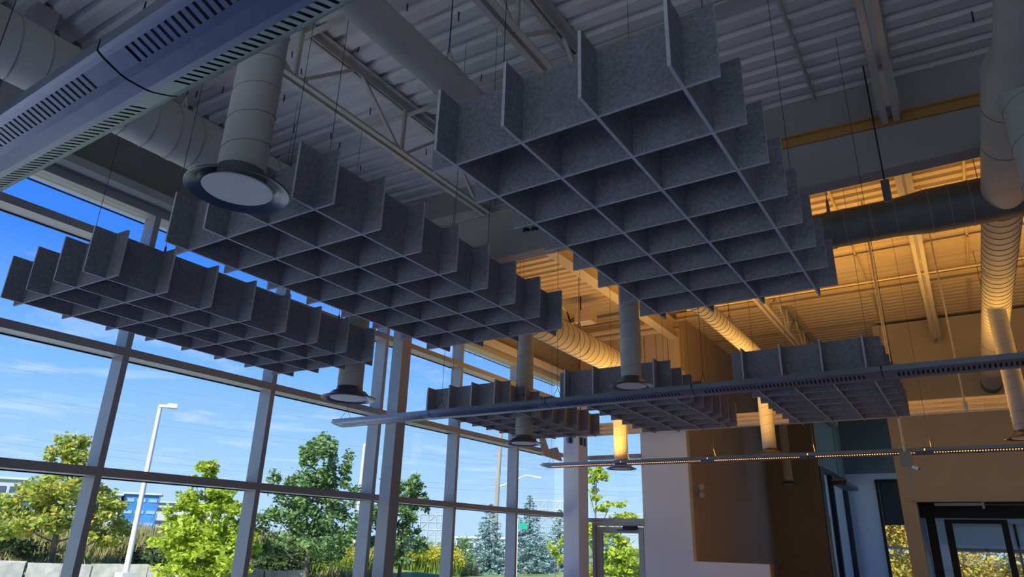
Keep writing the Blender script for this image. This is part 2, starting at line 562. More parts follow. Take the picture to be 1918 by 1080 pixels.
struct('wall_corridor_top_band', B().box(-2.76, -.98, 21.0, 21.15, H(1.79), H(1.95)), M['cool'], 'pale band over the corridor end window')
struct('wall_corridor_right', B().box(-.98, -.86, 13.65, 17.3, 0, H(3.93)).box(-.98, -.86, 17.3, 21.0, 0, .5).box(-.98, -.86, 17.3, 21.0, H(3.4), H(3.93)), M['cool'], 'right wall of the corridor with an added window behind the tan wall')
we = bpy.data.objects.new('window_15', None); COL.objects.link(we); we.location = (-.92, 17.3, 0)  # window out of view, added to brighten the corridor end
tag(we, 'unseen side window added to daylight the corridor', kind='structure')
B().box(-.93, -.92, 17.3, 20.96, .5, H(3.4)).build('pane', M['glass'], we)
for y in (17.3, 18.5, 19.7, 20.9):
    B().box(-.97, -.87, y, y + .06, .5, H(3.4)).build('mullion', M['dark'], we)
struct('wall_tan', B().box(-.98, -.775, 13.5, 13.65, 0, H(3.86)).box(-.775, 2.6, 13.5, 13.65, H(.795), H(3.86)).box(2.6, 5.0, 13.5, 13.65, 0, H(3.86)), M['tan'],
       'tan wall on the right with a dark framed opening')
struct('wall_room', B().box(-4.1, -2.9, 21.0, 21.15, 0, H(3.9)).box(-4.1, -4.0, 17.1, 21.0, 0, .7).box(-4.1, -4.0, 17.1, 21.0, H(2.4), H(3.9)), M['cool'], 'pale walls of the room behind the corridor glass')  # gap in the left wall added to let daylight into the room

# glazed corridor front (seen at an angle)
do = bpy.data.objects.new('door_2', None); COL.objects.link(do); do.location = (-2.76, 17.2, 0)
tag(do, 'tall dark framed glass front along the corridor', kind='structure')
B().box(-2.86, -2.74, 17.02, 17.45, 0, H(1.78)).build('jamb', M['dark'], do)
B().box(-2.86, -2.74, 17.45, 20.9, H(1.70), H(1.80)).build('door_head', M['dark'], do)
for y in (18.55, 20.80):
    B().box(-2.86, -2.74, y, y + .14, 0, H(1.70)).build('stile', M['dark'], do)
B().box(-2.80, -2.79, 17.45, 18.55, 0.1, H(1.7)).build('pane', M['glass'], do)
B().box(-2.80, -2.79, 18.69, 20.8, 0.1, H(1.7)).build('pane', M['glass'], do)
B().box(-2.74, -2.70, 17.28, 17.33, 0.3, H(.7)).build('pull_handle', M['chrome'], do)

we = bpy.data.objects.new('window_12', None); COL.objects.link(we); we.location = (-2.06, 21, 0)
tag(we, 'corridor end window with a dark blind pulled halfway', kind='structure')
B().box(-2.06, -1.99, 20.96, 21.1, H(-.9), H(1.79)).build('jamb', M['dark'], we)
B().box(-1.99, -.98, 20.96, 21.1, H(1.72), H(1.79)).build('window_head', M['dark'], we)
B().box(-1.985, -.98, 21.0, 21.02, H(.645), H(1.72)).build('roller_blind', M['blinddk'], we)
B().box(-1.99, -.98, 21.02, 21.08, H(.075), H(.115)).build('transom', M['alu'], we)
B().box(-1.99, -.98, 21.05, 21.06, H(-.9), H(.64)).build('pane', M['glass'], we)
B().box(-2.25, -1.9, 20.6, 20.98, H(-.98), H(-.9)).build('sill', M['dark'], we)

# vestibule behind the opening in the tan wall
do = bpy.data.objects.new('door_3', None); COL.objects.link(do); do.location = (-.775, 13.6, 0)
tag(do, 'dark framed glazed entrance inside the opening of the tan wall', kind='structure')
B().box(-.80, -.755, 13.47, 13.66, 0, H(.80)).build('jamb', M['tan'], do)
B().box(-.80, 2.6, 13.47, 13.66, H(.785), H(.81)).build('door_head', M['tan'], do)
B().box(-.775, 2.6, 14.22, 14.36, H(.56), H(.82)).build('header_beam', M['dark'], do)
B().box(-.70, -.565, 14.24, 14.34, 0, H(.56)).build('post', M['dark'], do)
B().box(-.42, 2.5, 14.24, 14.30, H(.545), H(.555)).build('strip', M['alu'], do)
B().box(-.435, -.325, 14.26, 14.32, 0, H(.54)).build('stile', M['dark'], do)
B().box(.365, .455, 14.26, 14.32, 0, H(.54)).build('stile', M['dark'], do)
B().box(-.325, .365, 14.26, 14.32, H(.475), H(.54)).build('rail', M['dark'], do)
B().box(-.325, .365, 14.285, 14.295, .1, H(.475)).build('pane', M['glass'], do)
B().box(-.565, -.435, 14.285, 14.295, .1, H(.54)).build('pane', M['glass'], do)
B().box(.455, 2.5, 14.285, 14.295, .1, H(.54)).build('pane', M['glass'], do)
struct('ceiling_vestibule', B().box(-.86, 5, 13.66, 17.1, H(.86), H(.92)), M['dark'], 'dark ceiling of the vestibule')
struct('wall_vestibule', B().box(-.86, -.44, 17.0, 17.15, 0, H(.9)).box(4.0, 5.0, 17.0, 17.15, 0, H(.9)).box(-.44, 4.0, 17.0, 17.15, H(.56), H(.9)), M['blind'], 'grey end wall of the vestibule')
struct('wall_upper_far', B().box(-.86, 5.0, 17.1, 17.25, H(.86), H(3.93)), M['cool'], 'outer wall above the vestibule')
lt = thing('strip_light', 'white unlit strip light under the dark vestibule ceiling', 'light', (-.1, 13.95, H(.8)))
B().box(-.52, .155, 13.90, 13.96, H(.745), H(.785)).build('housing', M['white'], lt)
B().box(.15, .185, 13.86, 14.0, H(.70), H(.85)).build('hanger', M['white'], lt)
tag(B().box(.19, .9, 13.90, 13.95, H(.745), H(.775)).build('track', M['galv'], lt), 'grey metal track')
we = bpy.data.objects.new('window_13', None); COL.objects.link(we); we.location = (0, 17, 0)
tag(we, 'vestibule window with a grey roller blind above autumn trees', kind='structure')
B().box(-.44, 4.0, 17.02, 17.05, H(.10), H(.56)).build('roller_blind', M['blind'], we)
B().box(-.44, 4.0, 17.0, 17.05, H(.065), H(.10)).build('bottom_bar', M['dark'], we)
B().box(-.44, 4.0, 17.04, 17.07, H(.035), H(.065)).build('transom', M['tan'], we)
B().box(-.44, 4.0, 17.08, 17.09, H(-1.4), H(.06)).build('pane', M['glass'], we)
B().box(-.44, 4.0, 17.0, 17.12, 0, H(-1.4)).build('sill', M['cool'], we)
B().box(.62, .66, 17.0, 17.06, H(-1.4), H(.56)).build('mullion', M['dark'], we)

# ------------------------------------------------------------------ roof steel
def angle_pair(p0, p1, gap=.03, wd=.042, ht=.05):
    mb = B()
    for s_ in (-1, 1):
        o = Vector((s_ * (gap / 2 + wd / 2), 0, 0))
        a, b = Vector(p0) + o, Vector(p1) + o
        mb.bar(a, b, wd, .008)
        q = Vector((s_ * -(wd / 2 - .004), 0, ht / 2))
        mb.bar(a + q, b + q, .008, ht)
    return mb


def truss(label, x, y0, y1, zb, zt, yn, per=1.43, bot_end=None):
    t = thing('roof_truss', label, 'truss', (x, y0, zt), 'open web joists under the roof')
    angle_pair((x, y0, zb), (x, bot_end or y1, zb), .035, .045, .05).build('bottom_chord', M['steel'], t)
    mb = B()
    mb.box(x - .085, x - .012, y0, y1, zt - .008, zt)
    mb.box(x + .012, x + .085, y0, y1, zt - .008, zt)
    mb.box(x - .020, x - .012, y0, y1, zt - .06, zt)
    mb.box(x + .012, x + .020, y0, y1, zt - .06, zt)
    mb.build('top_chord', M['steel'], t)
    k = math.ceil((y0 - yn) / per)
    y = yn + k * per
    while y <= y1 + per:
        for dy in (0, -per / 2 + .04, per / 2 - .04):
            if y0 - .01 <= y + dy <= y1 + .01 and y0 - .01 <= y + dy * .06 <= (bot_end or y1) + .01:
                B().bar((x, y + (.03 if dy > 0 else -.03 if dy < 0 else 0), zb + .03), (x, y + dy, zt - .03), .028, .028, (1, 0, 0)).build('web_member', M['steel'], t)
        y += per
    B().box(x - .08, x + .08, y1 - .14, y1, zb + .05 if bot_end is None else zt - .2, zt - .01).build('seat', M['steel'], t)
    return t


truss('open web roof truss nearest the window wall', -3.87, -4.9, 5.34, H(3.30), H(3.84), 2.70, 1.24)
truss('open web roof truss running above the middle felt baffles', -2.08, -4.9, 5.34, H(3.24), H(3.765), 3.12, 1.24)
truss('open web roof truss above the right hand baffles, over a hanging cable', -.02, -4.9, 5.34, H(3.145), H(3.675), 3.38, 1.24)
truss('yellow lit open web truss in the lower bay, left of the spiral duct', -2.12, 5.62, 16.9, H(3.40), H(3.92), 9.0)
truss('yellow lit open web truss in the lower bay ending at the tan wall', -.02, 5.62, 13.45, H(3.40), H(3.92), 9.4)


def ibeam(name, label, a, b, wd, ht, ma=M['steel']):
    t = thing(name, label, 'beam', a)
    a, b = Vector(a), Vector(b)
    u = Vector((0, 0, 1))
    mb = B()
    mb.bar(a + u * (ht / 2 - .005), b + u * (ht / 2 - .005), wd, .01)
    mb.build('top_flange', ma, t)
    B().bar(a - u * (ht / 2 - .005), b - u * (ht / 2 - .005), wd, .01).build('bottom_flange', ma, t)
    B().bar(a, b, .01, ht - .02).build('web', ma, t)
    return t


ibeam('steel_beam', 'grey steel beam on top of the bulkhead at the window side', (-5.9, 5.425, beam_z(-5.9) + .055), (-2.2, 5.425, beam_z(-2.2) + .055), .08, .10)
ibeam('steel_beam', 'steel beam painted as if orange lit on top of the bulkhead at the right', (-2.19, 5.425, beam_z(-2.19) + .055), (4.9, 5.425, beam_z(4.9) + .055), .08, .10, M['orange_lit'])
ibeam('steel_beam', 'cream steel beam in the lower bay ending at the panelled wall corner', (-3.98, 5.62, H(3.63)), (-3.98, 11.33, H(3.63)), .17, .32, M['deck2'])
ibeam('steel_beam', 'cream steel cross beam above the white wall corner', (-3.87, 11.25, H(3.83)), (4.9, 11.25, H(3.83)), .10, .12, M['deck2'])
for (lab, y, z0, x0, x1, ma) in (
        ('thin bridging bar tying the near trusses, closest to the viewer', 2.73, None, -5.9, 4.9, M['steel']),
        ('thin bridging bar tying the near trusses, farther from the viewer', 3.98, None, -5.9, 4.9, M['steel']),
        ('yellow lit bridging bar crossing the lower bay under the deck', 9.78, 3.42, -3.2, 4.9, M['deck2']),
        ('bridging bar over the alcove in line with the tan wall', 13.30, 3.87, -3.86, -.9, M['deck2'])):
    if z0 is None:
        mb = B().bar((x0, y, roof(x0) - .10), (x1, y, roof(x1) - .10), .05, .008).bar((x0, y + .022, roof(x0) - .08), (x1, y + .022, roof(x1) - .08), .006, .045)
    else:
        mb = B().bar((x0, y, H(z0)), (x1, y, H(z0)), .05, .008).bar((x0, y + .022, H(z0) + .02), (x1, y + .022, H(z0) + .02), .006, .045)
    tag(mb.build('bridging_bar', ma), lab, 'bar')
for (lab, x, y0, y1, zf, ma) in (('conduit running along the near deck above the right hand baffle', -.55, -3, 5.56, lambda x: roof(x) - .02, M['steel']),
                                 ('left conduit along the yellow lit deck', -.78, 5.62, 13.4, lambda x: H(3.91), M['deck2']),
                                 ('right conduit along the yellow lit deck beside the vertical duct', .55, 5.62, 13.4, lambda x: H(3.91), M['deck2'])):
    tag(B().tube([(x, y0, zf(x)), (x, y1, zf(x))], .014, 8).build('conduit', ma), lab, 'conduit')

# cream ribbed rail spanning the far end under the yellow bay
t = thing('header_rail', 'cream ribbed rail spanning the far end of the hall, lit yellow', 'rail', (-5.6, 11.2, H(1.83)))
B().box(-5.69, 4.9, 11.20, 11.30, H(1.825), H(2.035)).build('body', M['rail'], t)
for z in (1.845, 1.915, 1.985):
    B().box(-5.69, 4.9, 11.165, 11.20, H(z), H(z) + .035).build('rib', M['rail'], t)
for k in range(22):
    x = -5.4 + k * .48
    B().box(x, x + .012, 11.158, 11.20, H(1.83), H(2.03)).build('clip', M['rail'], t)

# ------------------------------------------------------------------ ducts
def helix(p0, p1, r, pitch, wd=.012, hgt=.006):
    p0, p1 = Vector(p0), Vector(p1)
    L = (p1 - p0).length
    d = (p1 - p0) / L
    a = d.cross(Vector((0, 0, 1)))
    if a.length < .05:
        a = d.cross(Vector((1, 0, 0)))
    a.normalize()
    b = d.cross(a)
    n = int(L / pitch * 28)
    vs, fs = [], []
    for i in range(n + 1):
        s_ = L * i / n
        th = 2 * math.pi * s_ / pitch
        e = a * math.cos(th) + b * math.sin(th)
        for ds, rr in ((-wd / 2, r - .002), (0, r + hgt), (wd / 2, r - .002)):
            vs.append(p0 + d * max(0, min(L, s_ + ds)) + e * rr)
    for i in range(n):
        q = i * 3
        fs += [(q, q + 1, q + 4, q + 3), (q + 1, q + 2, q + 5, q + 4)]
    return B().add(vs, fs)


def duct(parent, p0, p1, r, pitch, ma, seam_ma=None, n=36, wd=.01):
    o = B().tube([p0, p1], r, n).build('duct_section', ma, parent, True)
    if pitch:
        helix(p0, p1, r, pitch, wd).build('spiral_seam', seam_ma or ma, o)
    return o


def strap(parent, c, r, axis, z1, ma=M['steel']):
    mb = B()
    c = Vector(c)
    n = 28
    vs, fs = [], []
    for k in range(n + 1):
        a = 2 * math.pi * k / n
        e = Vector((math.cos(a), 0, math.sin(a))) if axis == 'y' else Vector((0, math.cos(a), math.sin(a)))
        d = Vector((0, .018, 0)) if axis == 'y' else Vector((.018, 0, 0))
        vs += [c + e * (r + .005) - d, c + e * (r + .005) + d]
    for k in range(n):
        fs.append((2 * k, 2 * k + 1, 2 * k + 3, 2 * k + 2))
    mb.add(vs, fs)
    for s_ in (-1, 1):
        off = Vector((s_ * .05, 0, 0)) if axis == 'y' else Vector((0, s_ * .05, 0))
        mb.bar(c + off + Vector((0, 0, r * .9)), c + Vector((0, 0, r + .13)), .02, .006, (0, 1, 0))
    o = mb.build('strap', ma, parent)
    B().tube([c + Vector((0, 0, r + .12)), (c.x, c.y, z1)], .004, 6).build('hanger_rod', M['cable'], o)


DZ = H(2.553)
t = thing('round_duct', 'large round spiral duct running beside the window header', 'duct', (-4.15, -4, DZ))
duct(t, (-4.15, -4.9, DZ), (-4.15, 6.15, DZ), .187, .16, M['duct'], M['seam'], wd=.005)
duct(t, (-4.15, 6.15, DZ), (-4.15, 11.32, DZ), .187, .15, M['duct'], M['seam'], wd=.008)
for y in (-1.2, 2.06, 8.0, 10.2):
    strap(t, (-4.15, y, DZ), .187, 'y', roof(-4.15) if y < 7 else H(3.93))
DZ2 = H(2.617)
t = thing('round_duct', 'slim round duct passing over the middle baffles', 'duct', (-2.25, -4, DZ2))
duct(t, (-2.25, -4.9, DZ2), (-2.25, 6.0, DZ2), .102, 0, M['duct'])
duct(t, (-2.25, 6.0, DZ2), (-2.25, 16.4, DZ2), .102, .13, M['duct'], M['seam'], wd=.007)
for y in (-.6, 2.62, 5.1, 8.6):
    strap(t, (-2.25, y, DZ2), .102, 'y', roof(-2.25) if y < 7 else H(3.93))
t = thing('round_duct', 'dark grey duct crossing from the middle duct to the right hand duct', 'duct', (-2.1, 6.0, DZ2))
B().tube([(-2.16, 5.98, DZ2), (-.12, 5.98, DZ2), (.10, 5.98, DZ2), (.75, 5.98, DZ2)], [.160, .160, .182, .182], 36).build('duct_section', M['galv'], t, True)
for k, x in enumerate((-1.75, -1.48, -1.2, -.95, -.72, -.5, -.3, -.12, .12, .26, .40)):
    B().tube([(x, 5.98, DZ2), (x + .008, 5.98, DZ2)], .165 if x < -.1 else .187, 36).build('seam', M['seam'], t)
strap(t, (-.62, 5.98, DZ2), .162, 'x', H(3.93), M['galv'])
t2 = thing('hanging_cable', 'dark cable with a grey turnbuckle hanging before the bulkhead', 'cable', (-.137, 5.3, H(2.5)))
B().tube([(-.137, 5.3, H(2.62)), (-.137, 5.3, roof(-.137))], .006, 8).build('cable', M['cable'], t2)
B().box(-.165, -.109, 5.285, 5.315, H(2.46), H(2.64)).build('turnbuckle', M['galv'], t2)
t = thing('round_duct', 'round duct running overhead along the right edge, spiral seamed beyond the cross duct', 'duct', (.615, 0, DZ2))
B().tube([(.635, -4.9, DZ2), (.635, 3.95, DZ2), (.625, 4.18, DZ2), (.625, 5.92, DZ2)], [.112, .112, .155, .155], 40).build('duct_section', M['duct'], t, True)
B().tube([(.625, 4.55, DZ2), (.625, 4.56, DZ2)], .158, 40).build('seam', M['seam'], t)
B().tube([(.625, 5.05, DZ2), (.625, 5.065, DZ2)], .158, 40).build('seam', M['seam'], t)
duct(t, (.615, 6.1, DZ2), (.615, 12.3, DZ2), .138, .135, M['duct'], M['seam'], wd=.008)
B().tube([(.615, 12.3, DZ2), (.615, 13.2, DZ2)], .138, 36).build('duct_section', M['duct'], t, True)
tag(B().tube([(.615, 13.2, DZ2), (.615, 13.48, DZ2)], .145, 36).build('end_collar', M['galv'], t, True), 'dark grey end collar')
for y in (7.6, 10.6):
    strap(t, (.615, y, DZ2), .138, 'y', H(3.93))


def diffuser(label, x, y, h, D, ztop, pitch=.2, pm=M['duct']):
    z = H(h)
    r = .231 * D
    t = thing('duct_diffuser', label, 'diffuser', (x, y, z), 'round drop diffusers hanging from the ducts')
    B().tube([(x, y, z + .16 * D), (x, y, ztop)], r, 36).build('drop_pipe', pm, t, True)
    helix((x, y, z + .25 * D), (x, y, ztop), r, pitch, .005, .003).build('spiral_seam', M['seam'], t.children[0])
    R_ = D / 2
    pr = [(r * 1.02, .22 * D), (r * 1.04, .16 * D), (r * 1.25, .105 * D), (R_ * .80, .055 * D), (R_ * .99, .02 * D), (R_, .008 * D), (R_ * .985, 0),
          (R_ * .93, .008 * D), (R_ * .82, .045 * D), (R_ * .70, .085 * D), (R_ * .62, .13 * D)]
    B().lathe((x, y, z), pr, 56).build('flare', M['ring'], t, True)
    rd = R_ * .66
    B().lathe((x, y, z), [(.001, .012 * D), (rd, .012 * D), (rd + .004, .02 * D), (rd, .03 * D), (.001, .034 * D)], 48).build('centre_disc', M['disc'], t, True)
    B().tube([(x, y, z + .03 * D), (x, y, z + .2 * D)], .01, 8).build('stem', M['cable'], t)
    return t


diffuser('largest drop diffuser, close overhead beside the left linear light', -2.191, 1.36, 1.244, .391, DZ2 - .05, .135)
diffuser('drop diffuser with bright white disc in front of the windows behind the leftmost baffle', -4.232, 3.97, 1.074, .457, DZ - .1, .15)
diffuser('drop diffuser passing through a cell of the far left baffle', -4.14, 6.6, 1.03, .4176, DZ - .1, .14)
diffuser('drop diffuser lit orange, hanging below the far linear light near the far column', -4.18, 9.35, 1.017, .4425, DZ - .1, .14)
diffuser('drop diffuser hanging in front of the far middle baffle above the second linear light', -2.275, 5.35, 1.264, .3786, DZ2 - .05, .135)
diffuser('drop diffuser just above the glowing light, left of the far right baffle', -2.169, 9.75, 1.178, .398, DZ2 - .05, .12)
diffuser('small tan drop diffuser against the brown alcove wall', -3.153, 15.6, 1.266, .38, H(3.93), .22, M['tan'])
diffuser('drop diffuser cut by the right edge of the view', .59, 8.7, 1.115, .381, DZ2 - .05, .12)
t = thing('drop_duct', 'drop pipe falling from the right hand duct out of the right edge', 'duct', (.63, 4.27, H(1.2)), None)
B().tube([(.63, 4.27, H(1.3)), (.63, 4.27, DZ2)], .098, 36).build('drop_pipe', M['duct'], t, True)
helix((.63, 4.27, H(1.35)), (.63, 4.27, DZ2), .098, .24, .008, .004).build('spiral_seam', M['seam'], t.children[0])
B().lathe((.63, 4.27, H(1.2)), [(.10, .1), (.12, .06), (.19, .01), (.19, 0), (.15, .02), (.12, .05)], 40).build('flare', M['ring'], t, True)

# electrical box on the far deck
t = thing('junction_box', 'pale electrical box with cables under the lower deck above the spiral duct', 'box', (-4.9, 9.8, H(3.5)))
B().box(-5.08, -4.78, 9.62, 9.86, H(3.46), H(3.66)).build('housing', M['deck2'], t)
B().tube([(-5.0, 9.7, H(3.66)), (-5.0, 9.7, H(3.93))], .012, 8).build('hanger_rod', M['cable'], t)
for k in range(3):
    B().tube([(-5.08, 9.66 + .06 * k, H(3.56)), (-5.16, 9.60 + .05 * k, H(3.50) - .02 * k), (-5.2, 9.58, H(3.66)), (-5.26, 9.5, H(3.74))], .012, 6).build('cable', M['black'] if k < 2 else M['white'], t)
for k, (lab, y) in enumerate((('near strip of unlit pale channel under the lower deck by the panelled wall', 10.55), ('far strip of unlit pale channel under the lower deck by the panelled wall', 10.9))):
    tag(B().box(-5.7, -4.05, y, y + .07, H(3.50), H(3.55)).bar((-5.6, y + .03, H(3.55)), (-5.6, y + .03, H(3.93)), .01, .01).build('channel', M['deck2']), lab, 'channel')

# ------------------------------------------------------------------ felt baffles
CELL, CV = .3048, .3048 * .95624
OX, OY, HB, TK = .38227 * .3048, .42944 * .3048 * .95624, .89747 * .3048, .0125
BAF = [(-4.3072, 2.6955, 1.2967, .0326, -.0013, 'felt baffle grid nearest the windows at the left'),
       (-2.6522, 2.7461, 1.3269, .0086, -.0006, 'felt baffle grid behind the largest drop diffuser'),
       (-.9874, 2.7966, 1.3493, -.0105, -.0055, 'largest looking felt baffle grid, dark and close overhead'),
       (-4.4124, 6.8913, 1.3002, -.0181, -.0082, 'far felt baffle grid by the window wall, pierced by a drop pipe'),
       (-2.6528, 6.8304, 1.2953, -.0057, -.0148, 'far felt baffle grid in the middle, behind a drop diffuser'),
       (-.9383, 6.7758, 1.2801, -.0069, -.0103, 'far felt baffle grid at the right, before the tan wall')]
lx, ly = 1.5 * CELL + OX, 3.5 * CV + OY


def panel_mesh(kind):
    mb = B()
    if kind == 'long':
        mb.box(-TK / 2, TK / 2, -ly, ly, 0, HB)
    else:
        mb.box(-lx, lx, -TK / 2, TK / 2, 0.0006, HB - .0006)
    return mb


def edge_paint(o, ax):                       # the cut edges show the paler core
    o.data.materials.append(M['felt_edge'])
    for p_ in o.data.polygons:
        p_.material_index = 0 if abs(p_.normal[ax]) > .9 else 1


proto_long = proto_cross = None
for (bx, by, bh, rz, tx, lab) in BAF:
    t = thing('felt_baffle', lab, 'baffle', (bx, by, H(bh)), 'grey felt baffle grids hung under the roof')
    t.rotation_euler = (tx, 0, rz)
    for i in range(4):
        if proto_long is None:
            o = panel_mesh('long').build('long_panel', M['felt'])
            edge_paint(o, 0)
            proto_long = o
        else:
            o = bpy.data.objects.new('long_panel', proto_long.data); COL.objects.link(o)
        o.parent = t
        o.location = ((i - 1.5) * CELL, 0, 0)
    for k in range(8):
        if proto_cross is None:
            o = panel_mesh('cross').build('cross_panel', M['felt'])
            edge_paint(o, 1)
            proto_cross = o
        else:
            o = bpy.data.objects.new('cross_panel', proto_cross.data); COL.objects.link(o)
        o.parent = t
        o.location = (0, (k - 3.5) * CV, 0)
    for sx in (-1, 1):
        for sy in (-1, 1):
            x_, y_ = sx * .5 * CELL * (1 if abs(bx + 2.65) < .1 else 3), sy * 2.5 * CV
            ztop = ((H(3.275) if abs(bx + x_ + 3.87) < .1 else roof(bx + x_) - .01) if by < 5 else H(3.465) if abs(bx + x_ + 3.98) < .1 else H(3.915)) - H(bh)
            mb = B().tube([(x_, y_, HB), (x_, y_, ztop)], .0018, 5)
            o = mb.build('suspension_cable', M['cable'])
            o.parent = t
            B().tube([(x_, y_, HB - .01), (x_, y_, HB + .035)], .007, 6).build('cable_gripper', M['cable']).parent = o

# ------------------------------------------------------------------ linear lights
PR = [(-.1025, .066), (-.1025, .032), (-.093, .026), (-.082, .020), (-.042, .0045), (-.022, .001), (.022, .001), (.042, .0045), (.082, .020), (.093, .026), (.1025, .032), (.1025, .066)]
SLOT = (3, 7)                                # profile bands cut by slots
MODL, PITCH = 1.22, .0262


def module_mesh():
    mb = B()
    a, b = .004, MODL - .004
    s0, s1 = .085, MODL - .085
    n = int((s1 - s0) / PITCH)

    def quad(x0, x1, p, q):
        mb.add([(x0, p[0], p[1]), (x1, p[0], p[1]), (x1, q[0], q[1]), (x0, q[0], q[1])], [(0, 1, 2, 3)])
    for i in range(len(PR) - 1):
        p, q = PR[i], PR[i + 1]
        if i not in SLOT:
            quad(a, b, p, q)
        else:
            quad(a, s0, p, q)
            quad(s0 + n * PITCH, b, p, q)
            for k in range(n):
                quad(s0 + k * PITCH + .0105, s0 + (k + 1) * PITCH, p, q)
    # returned lips at the open top and a slim inner tray so the body has thickness
    quad(a, b, PR[0], (-.085, .066)); quad(a, b, (-.085, .066), (-.085, .054))
    quad(a, b, PR[-1], (.085, .066)); quad(a, b, (.085, .066), (.085, .054))
    return mb


mod_proto = None
def linear(label, yc, lit, slope=0.0):
    z = H(1.025)
    t = thing('linear_light', label, 'light', (-5.21, yc, z), 'slotted linear pendant lights across the hall')
    global mod_proto
    nm = 7
    for k in range(nm):
        if mod_proto is None:
            o = module_mesh().build('body_module', M['lamp'], None, True)
            mod_proto = o
        else:
            o = bpy.data.objects.new('body_module', mod_proto.data); COL.objects.link(o)
        o.parent = t
        o.location = (MODL * k, 0, 0)
        # joint sleeve sits inside the shell
        if not lit:
            ln = B()
            for s_ in (-1, 1):
                ln.add([(MODL * k + .02, s_ * .094, .036), (MODL * (k + 1) - .02, s_ * .094, .036), (MODL * (k + 1) - .02, s_ * .030, .011), (MODL * k + .02, s_ * .030, .011)], [(0, 1, 2, 3)])
            ln.build('slot_shade', M['lampdk']).parent = t  # dark sheet behind the unlit slots, standing for the shade inside
        sl_ = B().add([(MODL * k - .03, p[0] * .95, p[1] * .95 + .004) for p in PR[1:-1]] + [(MODL * k + .03, p[0] * .95, p[1] * .95 + .004) for p in PR[1:-1]],
                      [(i, i + 1, len(PR) - 2 + i + 1, len(PR) - 2 + i) for i in range(len(PR) - 3)])
        if k:
            sl_.build('joint_sleeve', M['lampdk']).parent = t
        c_ = B()
        if k < nm:
            for s_ in (-1, 1):
                c_.tube([(MODL * k + .06, s_ * .085, .066), (MODL * k + .06, 0, .17)], .002, 5)
            ztop = ((H(3.275) if k == 1 else roof(-5.15 + MODL * k) - .005) if yc < 6 else H(3.465) if k == 1 else H(3.92)) - z
            c_.tube([(MODL * k + .06, 0, .17), (MODL * k + .06, 0, ztop)], .002, 5)
            c_.box(MODL * k - .05, MODL * k + .09, -.085, .085, .062, .072)
        c_.build('suspension_cable', M['cable']).parent = t
    # tapered closed end cap
    n = len(PR)
    vs = [(0.004, p[0], p[1]) for p in PR] + [(-.06, p[0] * .72, .020 + p[1] * .62) for p in PR] + [(-.125, p[0] * .30, .044 + p[1] * .25) for p in PR]
    fs = []
    for r_ in range(2):
        for i in range(n - 1):
            fs.append((r_ * n + i, r_ * n + i + 1, (r_ + 1) * n + i + 1, (r_ + 1) * n + i))
        fs.append((r_ * n + n - 1, r_ * n, (r_ + 1) * n, (r_ + 1) * n + n - 1))
    fs.append(tuple(range(2 * n, 3 * n)))
    B().add(vs, fs).build('end_cap', M['lamp'], None, True).parent = t
    tb = B().tube([(.05, -.03, .048), (MODL * nm - .05, -.03, .048)], .022, 12).tube([(.05, .03, .048), (MODL * nm - .05, .03, .048)], .022, 12).build('lamp_tube', M['tube_on'] if lit else M['tube_off'])
    tb.parent = t
    if lit:
        ld = bpy.data.lights.new('uplight', 'AREA')
        ld.shape = 'RECTANGLE'
        ld.size = MODL * nm - .3
        ld.size_y = .12
        ld.energy = LIT
        ld.color = (1, .50, .085)
        ld.spread = math.radians(150)
        lo = bpy.data.objects.new('uplight', ld)
        COL.objects.link(lo)
        lo.parent = t
        lo.location = (MODL * nm / 2, 0, .085)
        lo.rotation_euler = (math.pi, 0, 0)
    return t


LIT = 122
linear('unlit slotted linear light, broad and blue, nearest at the top left', .645, False)
linear('unlit slotted linear light crossing the middle under the far baffles', 4.83, False)
linear('lit linear light glowing orange through its slots, farthest back', 9.0, True)

# ------------------------------------------------------------------ small hung things
t = thing('sensor_pole', 'pale pole with grey box and blade hanging before the tan wall', 'pole', (-.49, 8.3, H(.9)))
B().tube([(-.49, 8.3, H(.98)), (-.49, 8.3, H(3.93))], .014, 10).build('pole', M['rail'], t)
B().box(-.545, -.435, 8.25, 8.35, H(.835), H(.98)).build('box', M['plastic'], t)
B().bar((-.485, 8.3, H(.86)), (-.47, 8.3, H(.61)), .035, .05).build('blade', M['tan'], t)
B().bar((-.44, 8.27, H(.83)), (-.385, 8.24, H(.80)), .03, .03).build('bracket', M['chrome'], t)
t = thing('hook_cable', 'cream cable ending in a small hook before the tan wall', 'cable', (.12, 8.2, H(1.35)))
B().tube([(.12, 8.2, H(1.42)), (.12, 8.2, H(3.93))], .008, 8).build('cable', M['rail'], t)
B().tube([(.12, 8.2, H(1.36)), (.12, 8.2, H(1.44))], .022, 10).build('socket', M['rail'], t)
hk = [(.12 + .02 * math.cos(a), 8.2, H(1.32) + .03 * math.sin(a)) for a in [math.pi / 2 + i * math.pi / 6 for i in range(12)]]
B().tube(hk, .004, 6).build('hook', M['chrome'], t)
t = thing('emergency_light', 'twin headed emergency light on the brown side wall by the white corner', 'light', (-3.87, 11.72, H(.9)))
B().box(-3.872, -3.84, 11.66, 11.80, H(.84), H(.92)).build('housing', M['plastic'], t)
for dz in (.05, -.075):
    B().lathe((0, 0, 0), [(.001, 0), (.03, .004), (.045, .03), (.045, .045), (.035, .05), (.001, .042)], 20)
    hd = B()
    hd.tube([(-3.84, 11.74, H(.88) + dz * .6), (-3.80, 11.70, H(.88) + dz), (-3.76, 11.64, H(.88) + dz)], [.015, .04, .048], 16)
    o = hd.build('lamp_head', M['chrome'], t, True)
t = thing('pendant_lamp', 'small unlit pendant with a wood top in front of the corridor glass', 'light', (-2.45, 17.5, H(1.35)))
B().tube([(-2.45, 17.6, H(1.50)), (-2.45, 17.6, H(4.0))], .006, 6).build('cord', M['cable'], t)
